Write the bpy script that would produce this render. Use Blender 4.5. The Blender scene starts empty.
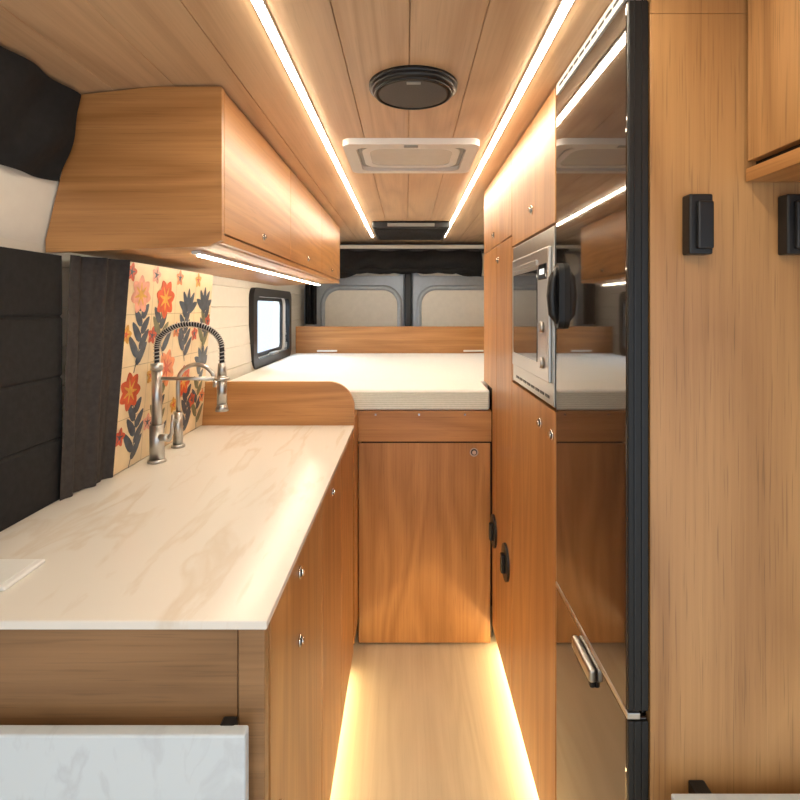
import bpy, bmesh, math, random
from mathutils import Vector, Matrix
random.seed(7)
scene = bpy.context.scene
scene.view_settings.view_transform = 'Standard'
scene.view_settings.exposure = 0.05
H = 1.93   # ceiling
EYE = 1.4

# ------------------------------------------------------------ materials
def new_mat(name):
    m = bpy.data.materials.new(name); m.use_nodes = True
    nt = m.node_tree
    return m, nt, nt.nodes["Principled BSDF"]

def plain(name, col, rough=0.5, metal=0.0, var=0.06, scale=30, bump=0.0, coat=0.0, ior=1.45):
    m, nt, b = new_mat(name)
    tc = nt.nodes.new("ShaderNodeTexCoord")
    n = nt.nodes.new("ShaderNodeTexNoise"); n.inputs["Scale"].default_value = scale
    n.inputs["Detail"].default_value = 3
    nt.links.new(tc.outputs["Object"], n.inputs["Vector"])
    r = nt.nodes.new("ShaderNodeValToRGB")
    r.color_ramp.elements[0].position = 0.3; r.color_ramp.elements[1].position = 0.7
    r.color_ramp.elements[0].color = (*[c*(1-var) for c in col], 1)
    r.color_ramp.elements[1].color = (*[min(1, c*(1+var)) for c in col], 1)
    nt.links.new(n.outputs["Fac"], r.inputs["Fac"])
    nt.links.new(r.outputs["Color"], b.inputs["Base Color"])
    b.inputs["Roughness"].default_value = rough
    b.inputs["Metallic"].default_value = metal
    b.inputs["IOR"].default_value = ior
    b.inputs["Coat Weight"].default_value = coat
    if bump > 0:
        bp = nt.nodes.new("ShaderNodeBump"); bp.inputs["Strength"].default_value = bump
        bp.inputs["Distance"].default_value = 0.002
        nt.links.new(n.outputs["Fac"], bp.inputs["Height"])
        nt.links.new(bp.outputs["Normal"], b.inputs["Normal"])
    return m

def wood(name, axis, dark, light, rough=0.36, across=4.0, along=0.45, off=0.0, fleck=0.18, rw=0.22):
    m, nt, b = new_mat(name)
    tc = nt.nodes.new("ShaderNodeTexCoord")
    def layer(ac, al, detail, dist):
        mp = nt.nodes.new("ShaderNodeMapping")
        sc = [ac, ac, ac]; sc["xyz".index(axis)] = al
        mp.inputs["Scale"].default_value = sc
        mp.inputs["Location"].default_value = (off, off*0.7, off*1.3)
        nt.links.new(tc.outputs["Object"], mp.inputs["Vector"])
        n = nt.nodes.new("ShaderNodeTexNoise"); n.inputs["Scale"].default_value = 1.0
        n.inputs["Detail"].default_value = detail; n.inputs["Distortion"].default_value = dist
        nt.links.new(mp.outputs["Vector"], n.inputs["Vector"])
        return n.outputs["Fac"]
    def math_(op, a, v):
        q = nt.nodes.new("ShaderNodeMath"); q.operation = op
        nt.links.new(a, q.inputs[0])
        if isinstance(v, (int, float)): q.inputs[1].default_value = v
        else: nt.links.new(v, q.inputs[1])
        return q.outputs[0]
    a = layer(across, along, 2, 0.5)
    rings = math_('PINGPONG', math_('MULTIPLY', a, 18.0), 1.0)
    fine = layer(130, 1.6, 3, 0.0)
    big = layer(2.2, 0.5, 2, 0.3)
    s1 = math_('MULTIPLY', rings, rw)
    s2 = math_('MULTIPLY', fine, 0.36)
    s3 = math_('MULTIPLY', big, 0.64-rw)
    s = math_('ADD', math_('ADD', s1, s2), s3)
    r = nt.nodes.new("ShaderNodeValToRGB")
    r.color_ramp.elements[0].position = 0.30; r.color_ramp.elements[1].position = 0.68
    r.color_ramp.elements[0].color = (*dark, 1); r.color_ramp.elements[1].color = (*light, 1)
    nt.links.new(s, r.inputs["Fac"])
    pore = layer(330, 9, 1, 0.0)
    pr = nt.nodes.new("ShaderNodeValToRGB")
    pr.color_ramp.elements[0].position = 0.27; pr.color_ramp.elements[1].position = 0.40
    pr.color_ramp.elements[0].color = (1-fleck, 1-fleck, 1-fleck, 1); pr.color_ramp.elements[1].color = (1, 1, 1, 1)
    nt.links.new(pore, pr.inputs["Fac"])
    mx = nt.nodes.new("ShaderNodeMix"); mx.data_type = 'RGBA'; mx.blend_type = 'MULTIPLY'; mx.inputs[0].default_value = 1
    nt.links.new(r.outputs["Color"], mx.inputs[6]); nt.links.new(pr.outputs["Color"], mx.inputs[7])
    nt.links.new(mx.outputs[2], b.inputs["Base Color"])
    b.inputs["Roughness"].default_value = rough
    return m

def marble(name, base, vein, rough=0.22, scale=3.0):
    m, nt, b = new_mat(name)
    tc = nt.nodes.new("ShaderNodeTexCoord")
    mp = nt.nodes.new("ShaderNodeMapping"); mp.inputs["Scale"].default_value = (4.0, 0.8, 1.5)
    mp.inputs["Rotation"].default_value = (0, 0, -0.35)
    nt.links.new(tc.outputs["Object"], mp.inputs["Vector"])
    n = nt.nodes.new("ShaderNodeTexNoise"); n.inputs["Scale"].default_value = scale
    n.inputs["Detail"].default_value = 7; n.inputs["Distortion"].default_value = 0.5
    nt.links.new(mp.outputs["Vector"], n.inputs["Vector"])
    r = nt.nodes.new("ShaderNodeValToRGB"); cr = r.color_ramp
    cr.elements[0].position = 0.0; cr.elements[0].color = (*base, 1)
    cr.elements[1].position = 1.0; cr.elements[1].color = (*[x*0.97 for x in base], 1)
    mid = [(x+y)/2 for x, y in zip(base, vein)]
    for p, c in ((0.33, base), (0.355, mid), (0.38, base), (0.55, base), (0.60, vein), (0.66, [x*0.97 for x in base])):
        e = cr.elements.new(p); e.color = (*c, 1)
    nt.links.new(n.outputs["Fac"], r.inputs["Fac"])
    n2 = nt.nodes.new("ShaderNodeTexNoise"); n2.inputs["Scale"].default_value = 3.0
    n2.inputs["Detail"].default_value = 2
    nt.links.new(tc.outputs["Object"], n2.inputs["Vector"])
    mx = nt.nodes.new("ShaderNodeMix"); mx.data_type = 'RGBA'
    nt.links.new(n2.outputs["Fac"], mx.inputs[0])
    mx.inputs[6].default_value = (*base, 1)
    nt.links.new(r.outputs["Color"], mx.inputs[7])
    nt.links.new(mx.outputs[2], b.inputs["Base Color"])
    b.inputs["Roughness"].default_value = rough
    return m

def emis(name, col, strength):
    m, nt, b = new_mat(name)
    b.inputs["Base Color"].default_value = (*col, 1)
    b.inputs["Emission Color"].default_value = (*col, 1)
    b.inputs["Emission Strength"].default_value = strength
    return m

CD, CL = (0.315, 0.135, 0.040), (0.50, 0.245, 0.085)
M = {}
M['wz'] = wood("cherry_vertical", 'z', CD, CL)
M['wz2'] = wood("cherry_vertical_b", 'z', CD, CL, off=3.3)
M['wy'] = wood("cherry_lengthwise", 'y', CD, CL)
M['wx'] = wood("cherry_crosswise", 'x', CD, CL)
M['wpanel'] = wood("cherry_panel", 'z', (0.31, 0.150, 0.054), (0.50, 0.275, 0.110), off=1.7, rw=0.26, fleck=0.28)
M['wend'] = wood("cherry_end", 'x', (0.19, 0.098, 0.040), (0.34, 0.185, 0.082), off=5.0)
M['ceil'] = wood("ceiling_plank", 'y', (0.50, 0.31, 0.175), (0.66, 0.45, 0.27), rough=0.40, fleck=0.1, rw=0.26)
M['floor'] = wood("maple_floor", 'y', (0.62, 0.52, 0.36), (0.72, 0.62, 0.45), across=6, rough=0.35, fleck=0.06)
M['marble'] = marble("marble_counter", (0.76, 0.73, 0.675), (0.64, 0.55, 0.44))
M['marble_b'] = marble("marble_flap", (0.60, 0.67, 0.72), (0.50, 0.55, 0.60), rough=0.3, scale=4)
M['white'] = plain("white_paint", (0.76, 0.73, 0.66), 0.5, var=0.02)
M['whitepl'] = plain("white_plastic", (0.76, 0.77, 0.76), 0.35, var=0.02)
M['ventlid'] = plain("vent_lid", (0.66, 0.66, 0.63), 0.25, var=0.03)
M['greypl'] = plain("grey_plastic", (0.30, 0.30, 0.29), 0.4, var=0.04)
M['black'] = plain("black_plastic", (0.010, 0.010, 0.011), 0.35, var=0.1)
M['blackm'] = plain("black_matte", (0.005, 0.005, 0.005), 0.5, var=0.1)
M['grille'] = plain("speaker_grille", (0.045, 0.035, 0.028), 0.5, var=0.3, scale=300)
M['fabric'] = plain("black_fabric", (0.007, 0.007, 0.008), 0.85, var=0.35, scale=60, bump=0.3)
M['fabric2'] = plain("charcoal_curtain", (0.036, 0.030, 0.028), 0.8, var=0.2, scale=80, bump=0.3)
M['mattress'] = plain("mattress_cover", (0.86, 0.87, 0.86), 0.85, var=0.02, scale=90, bump=0.3)
M['mattress_side'] = plain("mattress_border", (0.66, 0.70, 0.64), 0.85, var=0.04, scale=90, bump=0.3)
M['steel'] = plain("brushed_steel", (0.50, 0.49, 0.47), 0.30, 1.0, var=0.01, scale=10)
M['chrome'] = plain("chrome", (0.75, 0.75, 0.75), 0.08, 1.0, var=0.01)
M['fridge'] = plain("black_lacquer", (0.062, 0.050, 0.042), 0.04, 0.7, var=0.01, coat=0.6)
M['glassblk'] = plain("black_glass", (0.03, 0.03, 0.032), 0.05, 0.3, var=0.02, coat=0.5)
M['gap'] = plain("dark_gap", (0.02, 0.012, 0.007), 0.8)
M['vanmetal'] = plain("grey_van_metal", (0.38, 0.43, 0.48), 0.28, 0.2, var=0.05)
M['panelcream'] = plain("cream_liner", (0.76, 0.73, 0.66), 0.8, var=0.03, bump=0.2)
M['tile'] = plain("cream_tile", (0.80, 0.64, 0.40), 0.3, var=0.08, scale=14)
M['grout'] = plain("grout", (0.50, 0.40, 0.26), 0.8)
M['red'] = plain("flower_red", (0.55, 0.085, 0.03), 0.35, var=0.25, scale=50)
M['orange'] = plain("flower_orange", (0.74, 0.25, 0.09), 0.35, var=0.25, scale=50)
M['navy'] = plain("leaf_navy", (0.055, 0.070, 0.095), 0.35, var=0.4, scale=50)
M['must'] = plain("flower_mustard", (0.62, 0.34, 0.06), 0.35, var=0.2, scale=50)
M['pink'] = plain("flower_pink", (0.70, 0.33, 0.24), 0.35, var=0.2, scale=50)
M['olive'] = plain("leaf_olive", (0.17, 0.17, 0.09), 0.35, var=0.3, scale=50)
M['led'] = emis("led_diffuser", (1.0, 0.87, 0.68), 58)
M['led2'] = emis("led_under", (1.0, 0.87, 0.66), 50)
M['ledtoe'] = emis("led_toe", (1.0, 0.76, 0.40), 42)
M['ledclk'] = emis("display_glow", (0.9, 0.95, 1.0), 0.6)
mg, nt, b = new_mat("window_glass")
b.inputs["Base Color"].default_value = (0.88, 0.93, 0.98, 1)
b.inputs["Transmission Weight"].default_value = 1.0
b.inputs["Roughness"].default_value = 0.1
b.inputs["IOR"].default_value = 1.02
M['glass'] = mg

# ------------------------------------------------------------ builder
class B:
    def __init__(s, name):
        s.name = name; s.bm = bmesh.new(); s.mats = []
    def mi(s, k):
        if k not in s.mats: s.mats.append(k)
        return s.mats.index(k)
    def _merge(s, tb, k, smooth=False):
        i = s.mi(k)
        tb.normal_update()
        vm = {}
        for v in tb.verts: vm[v] = s.bm.verts.new(v.co)
        for f in tb.faces:
            try:
                nf = s.bm.faces.new([vm[v] for v in f.verts])
            except ValueError: continue
            nf.material_index = i; nf.smooth = smooth
        tb.free()
    def box(s, x0, x1, y0, y1, z0, z1, k, bev=0.0, seg=2):
        tb = bmesh.new()
        bmesh.ops.create_cube(tb, size=1.0)
        for v in tb.verts:
            v.co = Vector(((x0+x1)/2+v.co.x*(x1-x0), (y0+y1)/2+v.co.y*(y1-y0), (z0+z1)/2+v.co.z*(z1-z0)))
        if bev > 0:
            bmesh.ops.bevel(tb, geom=tb.edges[:], offset=bev, segments=seg, affect='EDGES', profile=0.5)
        s._merge(tb, k)
    def prism(s, pts, axis, a0, a1, k, smooth=False):
        tb = bmesh.new()
        def P(p, a):
            if axis == 'y': return Vector((p[0], a, p[1]))
            if axis == 'x': return Vector((a, p[0], p[1]))
            return Vector((p[0], p[1], a))
        A = [tb.verts.new(P(p, a0)) for p in pts]; C = [tb.verts.new(P(p, a1)) for p in pts]
        n = len(pts)
        tb.faces.new(A); tb.faces.new(C[::-1])
        for i in range(n):
            j = (i+1) % n
            tb.faces.new([A[i], C[i], C[j], A[j]])
        bmesh.ops.recalc_face_normals(tb, faces=tb.faces[:])
        s._merge(tb, k, smooth)
    def poly(s, pts, k):
        vs = [s.bm.verts.new(Vector(p)) for p in pts]
        f = s.bm.faces.new(vs); f.material_index = s.mi(k)
    def cyl(s, p0, p1, r0, k, r1=None, seg=24):
        r1 = r0 if r1 is None else r1
        s.tube([p0, p1], [r0, r1], k, seg)
    def tube(s, pts, r, k, seg=12, cap=True):
        pts = [Vector(p) for p in pts]; n = len(pts)
        if not isinstance(r, (list, tuple)): r = [r]*n
        tb = bmesh.new(); rings = []
        T = []
        for i in range(n):
            a = pts[max(0, i-1)]; c = pts[min(n-1, i+1)]
            T.append((c-a).normalized())
        up = Vector((0, 0, 1)) if abs(T[0].z) < 0.9 else Vector((1, 0, 0))
        N = T[0].cross(up).normalized()
        for i in range(n):
            if i > 0:
                N = (N - T[i]*N.dot(T[i])).normalized()
            Bn = T[i].cross(N)
            rings.append([tb.verts.new(pts[i] + (N*math.cos(t)+Bn*math.sin(t))*r[i]) for t in [2*math.pi*q/seg for q in range(seg)]])
        for i in range(n-1):
            for q in range(seg):
                w = (q+1) % seg
                tb.faces.new([rings[i][q], rings[i][w], rings[i+1][w], rings[i+1][q]])
        if cap:
            tb.faces.new(rings[0][::-1]); tb.faces.new(rings[-1])
        bmesh.ops.recalc_face_normals(tb, faces=tb.faces[:])
        i = s.mi(k); vm = {}
        for v in tb.verts: vm[v] = s.bm.verts.new(v.co)
        for f in tb.faces:
            nf = s.bm.faces.new([vm[v] for v in f.verts]); nf.material_index = i
            nf.smooth = len(f.verts) == 4
        tb.free()
    def sheet(s, fn, nu, nv, k, thick=None):
        i = s.mi(k)
        g = [[s.bm.verts.new(Vector(fn(u/nu, v/nv))) for v in range(nv+1)] for u in range(nu+1)]
        for u in range(nu):
            for v in range(nv):
                f = s.bm.faces.new([g[u][v], g[u+1][v], g[u+1][v+1], g[u][v+1]])
                f.material_index = i; f.smooth = True
    def lock(s, p, n, r=0.011):
        p = Vector(p); n = Vector(n)
        s.cyl(p, p+n*0.004, r, 'chrome', seg=20)
        s.cyl(p+n*0.004, p+n*0.0045, r*0.72, 'black', seg=20)
        s.cyl(p+n*0.004, p+n*0.009, r*0.5, 'chrome', seg=16)
    def done(s, parent=None):
        me = bpy.data.meshes.new(s.name)
        s.bm.normal_update(); s.bm.to_mesh(me); s.bm.free()
        for k in s.mats: me.materials.append(M[k])
        o = bpy.data.objects.new(s.name, me)
        bpy.context.collection.objects.link(o)
        if parent: o.parent = parent
        return o

def rrect(x0, x1, z0, z1, r, n=8, corners=(1, 1, 1, 1)):
    pts = []
    C = [(x1-r, z1-r, 0), (x0+r, z1-r, 90), (x0+r, z0+r, 180), (x1-r, z0+r, 270)]
    K = [(x1, z1), (x0, z1), (x0, z0), (x1, z0)]
    for i, (cx, cz, a) in enumerate(C):
        if corners[i]:
            for q in range(n+1):
                t = math.radians(a+90*q/n); pts.append((cx+r*math.cos(t), cz+r*math.sin(t)))
        else: pts.append(K[i])
    return pts

# ------------------------------------------------------------ shell
YB, YE = -1.3, 4.42
f = B("floor"); 
f.box(-1.0, 1.05, YB, YE, -0.05, 0.0, 'floor'); f.done()

seams = [-0.70, -0.556, -0.392, -0.258, -0.133, 0.005, 0.143, 0.277, 0.41, 0.55, 0.69, 0.83]
def ceil_z(x):
    if x < -0.60: return H - (-0.60-x)*0.11
    if x > 0.75: return H - (x-0.75)*0.28
    return H
prof = [(-0.79, ceil_z(-0.79))]
for sx in seams:
    for d, dz in ((-0.0016, 0), (0, 0.004), (0.0016, 0)):
        prof.append((sx+d, ceil_z(sx+d)+dz))
prof.append((0.96, ceil_z(0.96)))
c = B("ceiling")
c.prism(prof + [(1.0, 2.05), (-1.0, 2.05), (-0.95, 1.911)], 'y', YB, YE, 'ceil')
ceil_ob = c.done()

WP = [(0, -0.84), (0.9, -0.84), (1.3, -0.87), (1.55, -0.87), (1.72, -0.83), (1.905, -0.788)]
def wl(z):
    for (a, xa), (b_, xb) in zip(WP, WP[1:]):
        if z <= b_: return xa+(xb-xa)*(z-a)/(b_-a)
    return WP[-1][1]
prof = [(wl(0), 0.0)]
for z in [0.3, 0.6, 0.9, 1.0, 1.1, 1.2, 1.3, 1.4, 1.5, 1.84]:
    prof += [(wl(z-0.002), z-0.002), (wl(z)-0.005, z), (wl(z+0.002), z+0.002)]
    if z == 1.5: prof += [(wl(1.55), 1.55), (wl(1.72), 1.72)]
prof += [(-0.788, 1.905), (-0.96, 1.905), (-0.96, 0.0)]
w = B("wall_left"); w.prism(prof, 'y', YB, YE, 'white'); wleft = w.done()
cut = B("cut"); cut.prism([(p[0], p[1]) for p in rrect(2.93, 3.72, 1.10, 1.46, 0.05)], 'x', -1.2, -0.5, 'white'); cut = cut.done()
md = wleft.modifiers.new("b", 'BOOLEAN'); md.operation = 'DIFFERENCE'; md.object = cut; md.solver = 'EXACT'
dg = bpy.context.evaluated_depsgraph_get()
nm = bpy.data.meshes.new_from_object(wleft.evaluated_get(dg))
wleft.modifiers.clear(); wleft.data = nm
bpy.data.objects.remove(cut)

w = B("wall_right"); w.box(0.955, 1.03, 0.1, YE, 0.0, 1.87, 'white'); w.done()
w = B("wall_back"); w.box(-0.95, 1.02, 4.40, 4.45, 0.0, 1.93, 'vanmetal'); w.done()

wd = B("window_1")
outer = rrect(2.86, 3.79, 1.05, 1.51, 0.06); inner = rrect(2.93, 3.72, 1.10, 1.46, 0.05)
def ring(bl, outer, inner, axis, a0, a1, k):
    def P(p, a):
        return (a, p[0], p[1]) if axis == 'x' else (p[0], a, p[1]) if axis == 'y' else (p[0], p[1], a)
    n = len(outer)
    for i in range(n):
        j = (i+1) % n
        bl.poly([P(outer[i], a1), P(outer[j], a1), P(inner[j], a1), P(inner[i], a1)], k)
        bl.poly([P(outer[i], a0), P(inner[i], a0), P(inner[j], a0), P(outer[j], a0)], k)
        bl.poly([P(outer[i], a0), P(outer[j], a0), P(outer[j], a1), P(outer[i], a1)], k)
        bl.poly([P(inner[i], a0), P(inner[i], a1), P(inner[j], a1), P(inner[j], a0)], k)
ring(wd, outer, inner, 'x', -0.87, -0.842, 'black')
ring(wd, inner, rrect(2.955, 3.695, 1.122, 1.438, 0.04), 'x', -0.905, -0.890, 'black')
wd.prism(inner, 'x', -0.915, -0.905, 'glass')
wd.box(-0.862, -0.838, 3.25, 3.4, 1.10, 1.115, 'greypl')
wd.done()

for nm_, (a, b_), (pa, pb) in (("door_1", (-0.78, -0.022), (-0.70, -0.06)), ("door_2", (0.042, 0.94), (0.10, 0.80))):
    d = B(nm_)
    d.box(a, b_, 4.33, 4.395, 0.05, 1.85, 'vanmetal', 0.01)
    pts = rrect(pa, pb, 0.75, 1.56, 0.14)
    d.prism(pts, 'y', 4.315, 4.335, 'panelcream')
    d.tube([(p[0], 4.32, p[1]) for p in pts+[pts[0]]], 0.022, 'vanmetal', 10, cap=False)
    pts = rrect(pa-0.02, pb+0.02, 1.66, 1.84, 0.05)
    d.prism(pts, 'y', 4.31, 4.335, 'panelcream')
    d.done()
d = B("door_seal"); d.box(-0.018, 0.038, 4.30, 4.395, 0.05, 1.83, 'black', 0.01); d.done()
d = B("rear_curtain")
d.sheet(lambda u, v: (-0.83+0.09*u, 4.24+0.02*math.sin(u*14), 1.26+v*0.36), 20, 4, 'fabric')
d.done()
d = B("blackout_shade")
def shade(u, v):
    x = -0.56+1.16*u
    droop = 0.05*(abs(u-0.5)*2)**4
    z = 1.860-v*(0.18+droop+0.015*math.sin(u*23))
    y = 4.20-0.06*math.sin(v*math.pi*0.9)-0.012*math.sin(u*31+v*4)
    return (x, y, z)
d.sheet(shade, 60, 12, 'fabric')
d.box(-0.60, 0.64, 4.19, 4.3995, 1.852, 1.8705, 'black', 0.003)
d.tube([(-0.55+1.14*i/20, 4.17, 1.695+0.006*math.sin(i*1.9)) for i in range(21)], 0.028, 'fabric', 10)
d.done()
t = B("trim_1"); t.box(-0.78, 0.93, 4.19, 4.3995, 1.871, 1.90, 'white', 0.004); t.done()

# ------------------------------------------------------------ ceiling fittings
def strip(x):
    s = B("led_strip_light")
    s.box(x-0.010, x+0.010, -1.2, 3.9, H-0.004, H+0.001, 'whitepl')
    s.box(x-0.007, x+0.007, -1.2, 3.9, H-0.007, H-0.003, 'led')
    s.done()
strip(-0.258); strip(0.277)

s = B("ceiling_speaker")
cx, cy = 0.015, 1.245
for z0, z1, r0, r1, k in ((H, H-0.010, 0.106, 0.105, 'black'), (H-0.010, H-0.020, 0.105, 0.094, 'black'), (H-0.020, H-0.023, 0.088, 0.080, 'grille')):
    s.cyl((cx, cy, z0), (cx, cy, z1), r0, k, r1, 64)
s.tube([(cx+0.090*math.cos(t), cy+0.090*math.sin(t), H-0.021) for t in [2*math.pi*i/64 for i in range(65)]], 0.003, 'black', 6, cap=False)
s.box(cx-0.016, cx+0.016, cy-0.075, cy-0.062, H-0.0245, H-0.0225, 'greypl', 0.001)
s.done()

v = B("roof_vent")
o_ = rrect(-0.205, 0.232, 1.63, 1.985, 0.03); i_ = rrect(-0.165, 0.192, 1.668, 1.950, 0.03)
ring(v, o_, i_, 'z', H-0.020, H, 'whitepl')
v.prism(i_, 'z', H-0.004, H-0.001, 'greypl')
i2 = rrect(-0.150, 0.177, 1.682, 1.936, 0.06)
ring(v, i2, rrect(-0.125, 0.152, 1.705, 1.915, 0.05), 'z', H-0.012, H-0.004, 'whitepl')
v.prism(rrect(-0.125, 0.152, 1.705, 1.915, 0.05), 'z', H-0.009, H-0.004, 'ventlid')
v.box(-0.01, 0.035, 1.640, 1.66, H-0.024, H-0.019, 'greypl', 0.002)
v.done()

v = B("air_conditioner_vent")
v.box(-0.215, 0.265, 3.2, 3.75, H-0.045, H, 'black', 0.008)
for i in range(9):
    y = 3.25+i*0.055
    v.box(-0.19, 0.24, y, y+0.02, H-0.053, H-0.044, 'black', 0.003)
v.box(-0.12, 0.17, 3.193, 3.203, H-0.034, H-0.014, 'greypl', 0.002)
v.done()

# ------------------------------------------------------------ kitchen cabinet (left)
k = B("kitchen_cabinet")
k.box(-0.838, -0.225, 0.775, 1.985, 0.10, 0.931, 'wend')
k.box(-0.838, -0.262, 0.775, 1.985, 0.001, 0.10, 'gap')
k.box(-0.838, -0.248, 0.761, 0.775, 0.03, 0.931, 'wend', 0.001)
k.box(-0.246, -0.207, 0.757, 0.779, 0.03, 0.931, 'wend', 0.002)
k.box(-0.2255, -0.2235, 0.78, 1.985, 0.10, 0.93, 'gap')
for (a, b_, kk) in ((0.782, 1.252, 'wz'), (1.256, 1.62, 'wz2'), (1.624, 1.984, 'wz')):
    k.box(-0.2235, -0.205, a, b_, 0.085, 0.928, kk, 0.0015)
n = (1, 0, 0)
for y, z in ((0.99, 0.895), (0.99, 0.765), (0.83, 0.60), (1.42, 0.895)):
    k.lock((-0.205, y, z), n)
k.box(-0.261, -0.252, 0.80, 1.98, 0.03, 0.045, 'ledtoe')
k.done()

ct = B("countertop")
ct.box(-0.836, -0.203, 0.753, 1.999, 0.932, 0.945, 'marble', 0.002)
ct.done()
pl = B("outlet_cover"); pl.box(-0.80, -0.642, 0.83, 0.925, 0.9455, 0.953, 'whitepl', 0.003)
pl.box(-0.79, -0.652, 0.836, 0.919, 0.953, 0.9545, 'whitepl', 0.001); pl.done()

e = B("counter_end_panel")
e.prism(rrect(-0.834, -0.203, 0.1, 1.112, 0.10, 12, (1, 0, 0, 0)), 'y', 2.001, 2.022, 'wx')
e.done()

ft = B("folding_table")
ft.box(-0.83, -0.225, 0.722, 0.742, 0.25, 0.805, 'marble_b', 0.003)
ft.box(-0.267, -0.245, 0.738, 0.7565, 0.788, 0.806, 'black', 0.003)
ft.box(-0.70, -0.68, 0.738, 0.7565, 0.788, 0.800, 'black', 0.003)
ft.done()
ft = B("folding_table")
ft.box(0.405, 0.94, 0.755, 0.80, 0.20, 0.653, 'marble_b', 0.003)
ft.box(0.447, 0.473, 0.797, 0.8285, 0.626, 0.648, 'black', 0.003)
ft.done()

# backsplash
def tp(u, v_, off=0):
    return (-0.79+0.045*(v_/0.6)+off, u, 0.945+v_)
bs = B("tile_backsplash")
pr = [(-0.834, 0.9455), (-0.79, 0.9455), (-0.7467, 1.523), (-0.834, 1.523)]
bs.prism(pr, 'y', 1.385, 2.0, 'grout')
nu, nv = 4, 4
for i in range(nu):
    for j in range(nv):
        u0 = 1.385+i*0.615/nu+0.001; u1 = 1.385+(i+1)*0.615/nu-0.001
        v0 = 0.002+j*0.576/nv+0.001; v1 = 0.002+(j+1)*0.576/nv-0.001
        bs.poly([tp(u0, v0, 0.0015), tp(u1, v0, 0.0015), tp(u1, v1, 0.0015), tp(u0, v1, 0.0015)], 'tile')
lay = [0.0020]
def ell(u, v_, L, W, ang, kk, tip=True):
    lay[0] += 0.000004
    pts = []
    N = 12
    for q in range(N):
        t = 2*math.pi*q/N
        a = L*0.5*math.cos(t); b_ = W*0.5*math.sin(t)*(1-0.35*math.cos(t) if tip else 1)
        uu = u + a*math.cos(ang)-b_*math.sin(ang); vv = v_ + a*math.sin(ang)+b_*math.cos(ang)
        uu = min(max(uu, 1.388), 1.997); vv = min(max(vv, 0.003), 0.576)
        pts.append(tp(uu, vv, lay[0]))
    bs.poly(pts, kk)
def leaf(u, v_, L, W, ang, kk):
    ell(u+math.cos(ang)*L/2, v_+math.sin(ang)*L/2, L, W, ang, kk)
def flower(u, v_, R, kk, kc, n=6, rot=0.0):
    for q in range(n):
        leaf(u, v_, R, R*0.72, rot+2*math.pi*q/n, kk)
    for q in range(n):
        leaf(u, v_, R*0.65, R*0.14, rot+2*math.pi*q/n, kc)
    ell(u, v_, R*0.45, R*0.45, 0, kc, False)
def stem(u0, v0, u1, v1, bend, kk='navy'):
    lay[0] += 0.000004
    N = 10
    P = []
    for q in range(N+1):
        t = q/N
        P.append((u0+(u1-u0)*t+bend*math.sin(math.pi*t), v0+(v1-v0)*t))
    for q in range(N):
        (a, b_), (c_, d_) = P[q], P[q+1]
        bs.poly([tp(a-0.0022, b_, lay[0]), tp(a+0.0022, b_, lay[0]), tp(c_+0.0022, d_, lay[0]), tp(c_-0.0022, d_, lay[0])], kk)
    return P
plants = [(1.47, 0.0, 1.45, 0.22, 0.03, 'red'), (1.64, 0.0, 1.66, 0.26, -0.03, 'orange'), (1.82, 0.0, 1.80, 0.20, 0.03, 'red'),
          (1.94, 0.0, 1.95, 0.26, -0.02, 'navy'),
          (1.46, 0.27, 1.47, 0.49, 0.02, 'pink'), (1.63, 0.30, 1.62, 0.48, -0.03, 'red'),
          (1.79, 0.27, 1.79, 0.46, -0.02, 'navy'), (1.93, 0.29, 1.93, 0.47, 0.02, 'navy')]
for n_, (u0, v0, u1, v1, bd, fc) in enumerate(plants):
    P = stem(u0, v0, u1, v1, bd)
    for q in (1, 3, 5, 7):
        kk = 'navy' if (q+n_) % 4 else 'olive'
        L = 0.088-0.005*q
        leaf(P[q][0], P[q][1], L, 0.028, 0.85, kk)
        leaf(P[q+1][0], P[q+1][1], L, 0.028, math.pi-0.85, kk)
    if fc == 'navy':
        for a in range(5):
            leaf(u1, v1-0.02, 0.08, 0.030, 0.4+a*0.58, 'navy')
    else:
        flower(u1, v1, 0.062 if n_ % 2 else 0.056, fc, 'must' if fc != 'orange' else 'red', 7, n_*0.4)
for (u, v_, kk) in ((1.55, 0.37, 'red'), (1.55, 0.55, 'pink'), (1.71, 0.55, 'orange'), (1.71, 0.38, 'orange'), (1.86, 0.36, 'red'), (1.86, 0.55, 'must'),
                    (1.975, 0.40, 'red'), (1.56, 0.11, 'pink'), (1.56, 0.25, 'must'), (1.73, 0.13, 'must'), (1.88, 0.12, 'red'), (1.97, 0.12, 'orange'), (1.405, 0.38, 'must'), (1.41, 0.10, 'red'), (1.41, 0.55, 'red')):
    flower(u, v_, 0.028, kk, 'navy' if kk != 'must' else 'red', 5, u*9)
bs.done()

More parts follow.
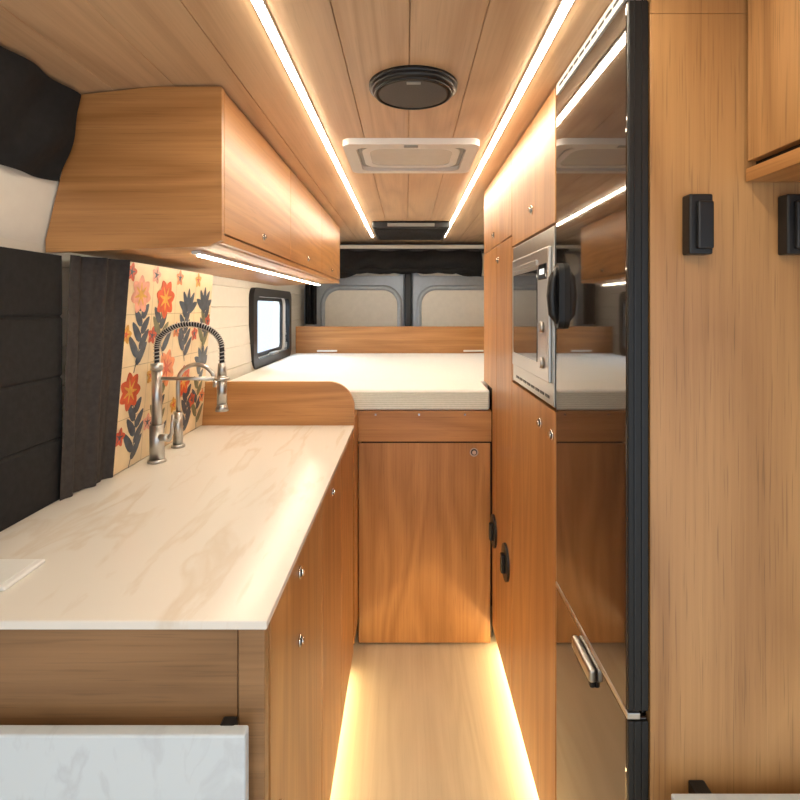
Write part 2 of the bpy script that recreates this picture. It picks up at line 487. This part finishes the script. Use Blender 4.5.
# blackout window cover (flat slatted) and curtains
q = B("blackout_window_cover")
zs = 0.9465; ze = 1.522
prof = [(-0.82, zs)]
nb = 4
for i in range(1, nb):
    z = zs+(ze-zs)*i/nb
    prof += [(-0.819, z-0.006), (-0.824, z), (-0.819, z+0.006)]
prof += [(-0.82, ze), (-0.838, ze), (-0.838, zs)]
q.prism(prof, 'y', 0.2, 1.235, 'fabric', False)
q.done()
q = B("curtain")
def curt(u, v_):
    z = 0.947+v_*0.578
    y0 = 1.215+0.030*v_
    y = y0+u*(1.383-y0)
    xa = -0.812; xb = -0.786+0.043*v_
    return (xa+(xb-xa)*u+0.007*math.sin(u*13+v_*0.8)+0.003*math.sin(u*31+2)-0.002, y, z)
q.sheet(curt, 60, 24, 'fabric2')
q.done()
q = B("curtain")
def curt2(u, v_):
    z = 1.900-v_*(0.20+0.012*math.sin(u*9))
    bulge = 0.018*math.sin(math.pi*min(1, v_*1.05))
    return (-0.775-0.045*v_+bulge+0.004*math.sin(v_*9+u*9)+0.007*math.sin(u*46+v_*5), 0.1+u*1.125, z)
q.sheet(curt2, 80, 30, 'fabric')
q.done()

# ------------------------------------------------------------ overhead cabinet (left)
oc = B("overhead_cabinet")
sec = [(-0.776, 1.907), (-0.60, 1.926), (-0.459, 1.926), (-0.459, 1.572), (-0.475, 1.555), (-0.862, 1.540), (-0.862, 1.56), (-0.825, 1.715)]
oc.prism(sec, 'y', 1.258, 3.43, 'wx')
oc.prism(sec[:3]+[(-0.442, 1.926), (-0.442, 1.560)]+[(-0.475, 1.545), (-0.862, 1.530), (-0.862, 1.56), (-0.825, 1.715)], 'y', 1.24, 1.258, 'wx')
oc.box(-0.4595, -0.4575, 1.26, 3.43, 1.575, 1.92, 'gap')
for a, b_ in ((1.26, 1.975), (1.979, 2.70), (2.704, 3.425)):
    oc.box(-0.4575, -0.442, a, b_, 1.578, 1.922, 'wy', 0.0015)
    oc.lock((-0.442, (a+b_)/2-0.02, 1.615), (1, 0, 0))
oc.box(-0.4595, -0.445, 1.26, 3.43, 1.555, 1.5745, 'wy', 0.001)
oc.box(-0.573, -0.562, 1.42, 3.35, 1.538, 1.545, 'led2')
oc.box(-0.580, -0.555, 1.40, 3.37, 1.543, 1.556, 'whitepl')
oc.done()

# ------------------------------------------------------------ bed
b_ = B("bed_platform")
D = 2.154
b_.box(-0.834, 0.95, 2.385, 3.87, 0.94, 0.968, 'wx')
b_.box(-0.834, 0.3505, D+0.018, 2.385, 0.94, 0.968, 'wx')
b_.box(-0.203, 0.3505, D, D+0.018, 0.842, 0.968, 'wx', 0.0015)
b_.box(-0.834, -0.2035, 2.03, D+0.016, 0.10, 0.968, 'wx')
b_.box(-0.19, 0.3505, D+0.004, D+0.018, 0.03, 0.84, 'gap')
b_.box(-0.200, 0.345, D-0.002, D+0.016, 0.01, 0.836, 'wz', 0.0015)
b_.lock((0.277, D-0.002, 0.80), (0, -1, 0), 0.018)
for x in (-0.13, 0.05, 0.24):
    b_.lock((x, D, 0.955), (0, -1, 0), 0.004)
b_.box(-0.834, -0.80, D+0.018, 3.87, 0.0, 0.94, 'wx')
b_.done()
m_ = B("mattress")
m_.box(-0.832, 0.945, 2.40, 3.865, 0.969, 1.058, 'mattress', 0.014, 3)
m_.box(-0.832, 0.345, D+0.005, 2.42, 0.969, 1.058, 'mattress', 0.014, 3)
for i in range(9):
    z = 0.976+i*0.008
    m_.box(-0.82, 0.340, D+0.0035, D+0.02, z, z+0.0065, 'mattress_side', 0.002)
m_.done()
hb = B("headboard")
hb.box(-0.830, 0.95, 3.875, 3.895, 0.6, 1.255, 'wx', 0.002)
for x in (-0.62, 0.47):
    hb.box(x-0.05, x+0.10, 3.866, 3.876, 1.067, 1.080, 'whitepl', 0.003)
hb.done()

# ------------------------------------------------------------ tall cabinets (right)
tc_ = B("tall_cabinet")
X = 0.352
tc_.box(X+0.018, 0.952, 1.232, 2.38, 0.10, 1.60, 'wz')
tc_.box(X+0.018, 0.952, 1.232, 2.38, 1.60, 1.865, 'wz')
tc_.box(X+0.018, 0.75, 1.232, 2.38, 1.86, 1.927, 'wz')
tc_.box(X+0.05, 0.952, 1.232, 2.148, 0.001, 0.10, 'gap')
tc_.box(X+0.0165, X+0.018, 1.235, 2.38, 0.10, 1.925, 'gap')
def door(a, c_, z0, z1, kk='wz'):
    tc_.box(X, X+0.0165, a, c_, z0, z1, kk, 0.0015)
door(1.747, 2.378, 1.642, 1.924, 'wz2')
door(1.235, 1.743, 1.602, 1.924, 'wz')
door(1.747, 2.050, 0.085, 1.638, 'wz2')
door(2.054, 2.15, 0.085, 1.638, 'wz')
door(2.15, 2.378, 1.062, 1.638, 'wz')
door(1.235, 1.743, 0.085, 1.150, 'wz2')
door(1.715, 1.743, 1.154, 1.598, 'wz')
n = (-1, 0, 0)
for y, z in ((1.37, 1.095), (1.26, 1.09), (1.464, 1.673), (2.0, 1.58), (2.1, 1.69)):
    tc_.lock((X, y, z), n, 0.013)
for y, z in ((2.09, 0.50), (1.84, 0.497)):
    pts = [(y+0.060*math.cos(t), z+0.064*math.sin(t)) for t in [2*math.pi*i/24 for i in range(24)]]
    tc_.prism(pts, 'x', X-0.008, X+0.001, 'black')
    tc_.box(X-0.022, X-0.006, y-0.014, y+0.014, z-0.035, z+0.03, 'black', 0.004)
tc_.box(X+0.041, X+0.0495, 1.24, 2.14, 0.03, 0.045, 'ledtoe')
tc_.done()

mw = B("microwave")
y0, y1, z0, z1 = 1.238, 1.712, 1.160, 1.594
mw.box(X-0.002, X+0.0155, y0, y1, z0, z1, 'steel', 0.002)
mw.box(X-0.010, X-0.001, y0+0.02, y1-0.02, z0+0.055, z1-0.045, 'steel', 0.003)
mw.box(X-0.012, X-0.008, y0+0.125, y1-0.05, z0+0.095, z1-0.095, 'glassblk', 0.002)
mw.box(X-0.0125, X-0.009, y0+0.035, y0+0.11, z1-0.125, z1-0.085, 'glassblk', 0.002)
mw.box(X-0.0130, X-0.012, y0+0.050, y0+0.095, z1-0.112, z1-0.098, 'ledclk')
for zz in (z0+0.10, z0+0.19):
    mw.cyl((X-0.010, y0+0.072, zz), (X-0.020, y0+0.072, zz), 0.015, 'steel', 0.013)
mw.box(X-0.014, X-0.008, y0+0.125, y1-0.05, z1-0.085, z1-0.070, 'steel', 0.002)
for i in range(8):
    mw.box(X-0.0035, X-0.0015, y0+0.04+i*0.05, y0+0.075+i*0.05, z0+0.015, z0+0.022, 'black')
mw.done()

fr = B("refrigerator")
fr.box(X+0.042, 0.95, 0.846, 1.228, 0.02, 1.86, 'blackm')
fr.box(X+0.042, 0.74, 0.846, 1.228, 1.86, 1.925, 'blackm')
fr.box(X+0.034, X+0.042, 0.850, 1.222, 0.06, 1.89, 'blackm')
fr.box(X, X+0.034, 0.834, 1.228, 0.752, 1.893, 'fridge', 0.003, 3)
fr.box(X, X+0.034, 0.834, 1.228, 0.055, 0.742, 'fridge', 0.003, 3)
for za, zb in ((0.755, 1.890), (0.058, 0.739)):
    fr.box(X+0.001, X+0.0335, 0.829, 0.836, za, zb, 'blackm', 0.002)
    fr.box(X+0.010, X+0.012, 0.8275, 0.8295, za, zb, 'black')
    fr.box(X+0.022, X+0.024, 0.8275, 0.8295, za, zb, 'black')
fr.box(X-0.001, X+0.02, 0.829, 1.229, 0.742, 0.752, 'steel', 0.001)
fr.box(X, X+0.034, 0.832, 1.228, 1.899, 1.926, 'whitepl', 0.002)
for i in range(10):
    fr.box(X-0.001, X+0.002, 0.86+i*0.035, 0.885+i*0.035, 1.909, 1.914, 'black')
hp = rrect(1.160, 1.205, 1.350, 1.500, 0.021)
fr.prism(hp, 'x', X-0.012, X+0.001, 'black')
fr.tube([(X-0.008, 1.183, 1.365), (X-0.020, 1.183, 1.385), (X-0.023, 1.183, 1.425), (X-0.020, 1.183, 1.465), (X-0.008, 1.183, 1.487)], [0.008, 0.011, 0.012, 0.011, 0.008], 'black', 12)
fr.box(X-0.014, X+0.001, 0.965, 1.072, 0.700, 0.726, 'steel', 0.006, 4)
fr.box(X-0.010, X+0.001, 0.972, 1.066, 0.686, 0.702, 'black', 0.004, 3)
fr.done()

pp = B("partition_panel")
pp.box(0.388, 0.952, 0.829, 0.845, 0.001, 1.868, 'wpanel', 0.001)
pp.box(0.388, 0.745, 0.829, 0.845, 1.8685, 1.926, 'wpanel')
pp.done()
def latch(x):
    l = B("magnetic_latch")
    l.box(x, x+0.037, 0.806, 0.8292, 1.482, 1.576, 'black', 0.003, 3)
    l.box(x+0.010, x+0.035, 0.799, 0.808, 1.490, 1.564, 'black', 0.003, 2)
    l.done()
latch(0.438); latch(0.590)

oc2 = B("overhead_cabinet")
oc2.box(0.556, 0.745, -0.25, 0.826, 1.62, 1.926, 'wy')
oc2.box(0.745, 0.95, -0.25, 0.826, 1.62, 1.866, 'wy')
oc2.box(0.5545, 0.556, -0.25, 0.826, 1.62, 1.92, 'gap')
oc2.box(0.538, 0.5545, 0.30, 0.822, 1.630, 1.924, 'wpanel', 0.0015)
oc2.box(0.538, 0.5545, -0.25, 0.297, 1.630, 1.924, 'wpanel', 0.0015)
oc2.box(0.538, 0.95, -0.25, 0.826, 1.598, 1.6195, 'wy', 0.001)
oc2.lock((0.538, 0.36, 1.66), (-1, 0, 0))
oc2.done()

# ------------------------------------------------------------ faucets
fa = B("kitchen_faucet")
fx, fy = -0.734, 1.526
fa.cyl((fx, fy, 0.9455), (fx, fy, 0.955), 0.026, 'steel', 0.024, 32)
fa.cyl((fx, fy, 0.955), (fx, fy, 1.055), 0.020, 'steel', 0.020, 28)
fa.cyl((fx, fy, 1.055), (fx, fy, 1.215), 0.0145, 'steel', 0.0145, 28)
fa.cyl((fx, fy, 1.215), (fx, fy, 1.235), 0.017, 'steel', 0.017, 28)
fa.cyl((fx, fy, 1.02), (fx+0.045, fy-0.02, 1.02), 0.011, 'steel', 0.011)
fa.tube([(fx+0.04, fy-0.018, 1.02), (fx+0.055, fy-0.025, 1.035), (fx+0.06, fy-0.03, 1.09)], [0.006, 0.006, 0.004], 'steel', 10)
path = []
for i in range(6): path.append(Vector((fx, fy, 1.23+0.010*i)))
for i in range(1, 40):
    t = math.pi - math.pi*i/40
    path.append(Vector((fx+0.0955+0.0955*math.cos(t), fy, 1.28+0.070*math.sin(t))))
for i in range(1, 6): path.append(Vector((fx+0.191, fy, 1.28-0.010*i)))
fa.tube(path, 0.0070, 'black', 10)
def along(t):
    q_ = t*(len(path)-1); a = int(min(q_, len(path)-2)); r = q_-a
    p = path[a].lerp(path[a+1], r); T = (path[a+1]-path[a]).normalized()
    return p, T
hl = []
turns = 46; NS = turns*12
for i in range(NS+1):
    p, T = along(i/NS); N1 = Vector((0, 1, 0)); N2 = T.cross(N1)
    a = 2*math.pi*turns*i/NS
    hl.append(p+(N1*math.cos(a)+N2*math.sin(a))*0.0088)
fa.tube(hl, 0.0014, 'steel', 6)
sx = fx+0.191
fa.cyl((sx, fy, 1.235), (sx, fy, 1.20), 0.011, 'steel', 0.013)
fa.cyl((sx, fy, 1.20), (sx, fy, 1.115), 0.014, 'steel', 0.014)
fa.cyl((sx, fy, 1.115), (sx, fy, 1.095), 0.014, 'steel', 0.019)
fa.tube([(fx, fy, 1.19), (fx+0.09, fy, 1.19), (sx-0.015, fy, 1.19)], 0.0055, 'steel', 12)
fa.tube([(sx+0.018*math.cos(t), fy+0.018*math.sin(t), 1.19) for t in [2*math.pi*i/24 for i in range(25)]], 0.0045, 'steel', 8, cap=False)
fa.done()

fb = B("filtered_water_faucet")
gx, gy = -0.744, 1.69
fb.cyl((gx, gy, 0.9455), (gx, gy, 0.955), 0.022, 'steel', 0.020, 28)
fb.cyl((gx, gy, 0.955), (gx, gy, 1.06), 0.016, 'steel', 0.014, 24)
path2 = [(gx, gy, 1.06), (gx, gy, 1.12), (gx, gy, 1.15)]
for i in range(1, 20):
    t = math.pi-math.pi*0.92*i/19
    path2.append((gx+0.06+0.06*math.cos(t), gy, 1.155+0.058*math.sin(t)))
path2.append((gx+0.122, gy, 1.155))
fb.tube(path2, 0.007, 'steel', 12)
fb.cyl((gx+0.122, gy, 1.16), (gx+0.122, gy, 1.14), 0.009, 'steel', 0.009)
fb.tube([(gx, gy-0.012, 1.03), (gx+0.01, gy-0.05, 1.045)], [0.006, 0.004], 'steel', 10)
fb.done()

# ------------------------------------------------------------ lighting
world = bpy.data.worlds.new("World"); scene.world = world; world.use_nodes = True
bg = world.node_tree.nodes["Background"]
bg.inputs[0].default_value = (0.78, 0.88, 1.0, 1); bg.inputs[1].default_value = 1.4
def area(name, loc, rot, sx, sy, p, col):
    l = bpy.data.lights.new(name, 'AREA'); l.shape = 'RECTANGLE'; l.size = sx; l.size_y = sy
    l.energy = p; l.color = col
    o = bpy.data.objects.new(name, l); o.location = loc; o.rotation_euler = rot
    bpy.context.collection.objects.link(o)
area("daylight_side_door", (1.7, -0.55, 1.3), (0, math.radians(90), 0), 1.5, 1.1, 7, (0.85, 0.92, 1.0))
area("daylight_windshield", (0, -2.1, 1.5), (math.radians(90), 0, 0), 1.6, 0.9, 4, (0.9, 0.95, 1.0))
# daylight entering through the rear side window
area("daylight_window", (-1.25, 3.33, 1.5), (0, math.radians(-75), 0), 0.5, 0.9, 14, (0.85, 0.93, 1.0))

# ------------------------------------------------------------ camera
cam = bpy.data.cameras.new("camera"); co = bpy.data.objects.new("camera", cam)
co.location = (0, 0, EYE); co.rotation_euler = (math.radians(90), 0, 0)
cam.sensor_width = 36; cam.lens = 23.4; cam.clip_start = 0.02
cam.shift_x = -7/800; cam.shift_y = -93/800
bpy.context.collection.objects.link(co); scene.camera = co
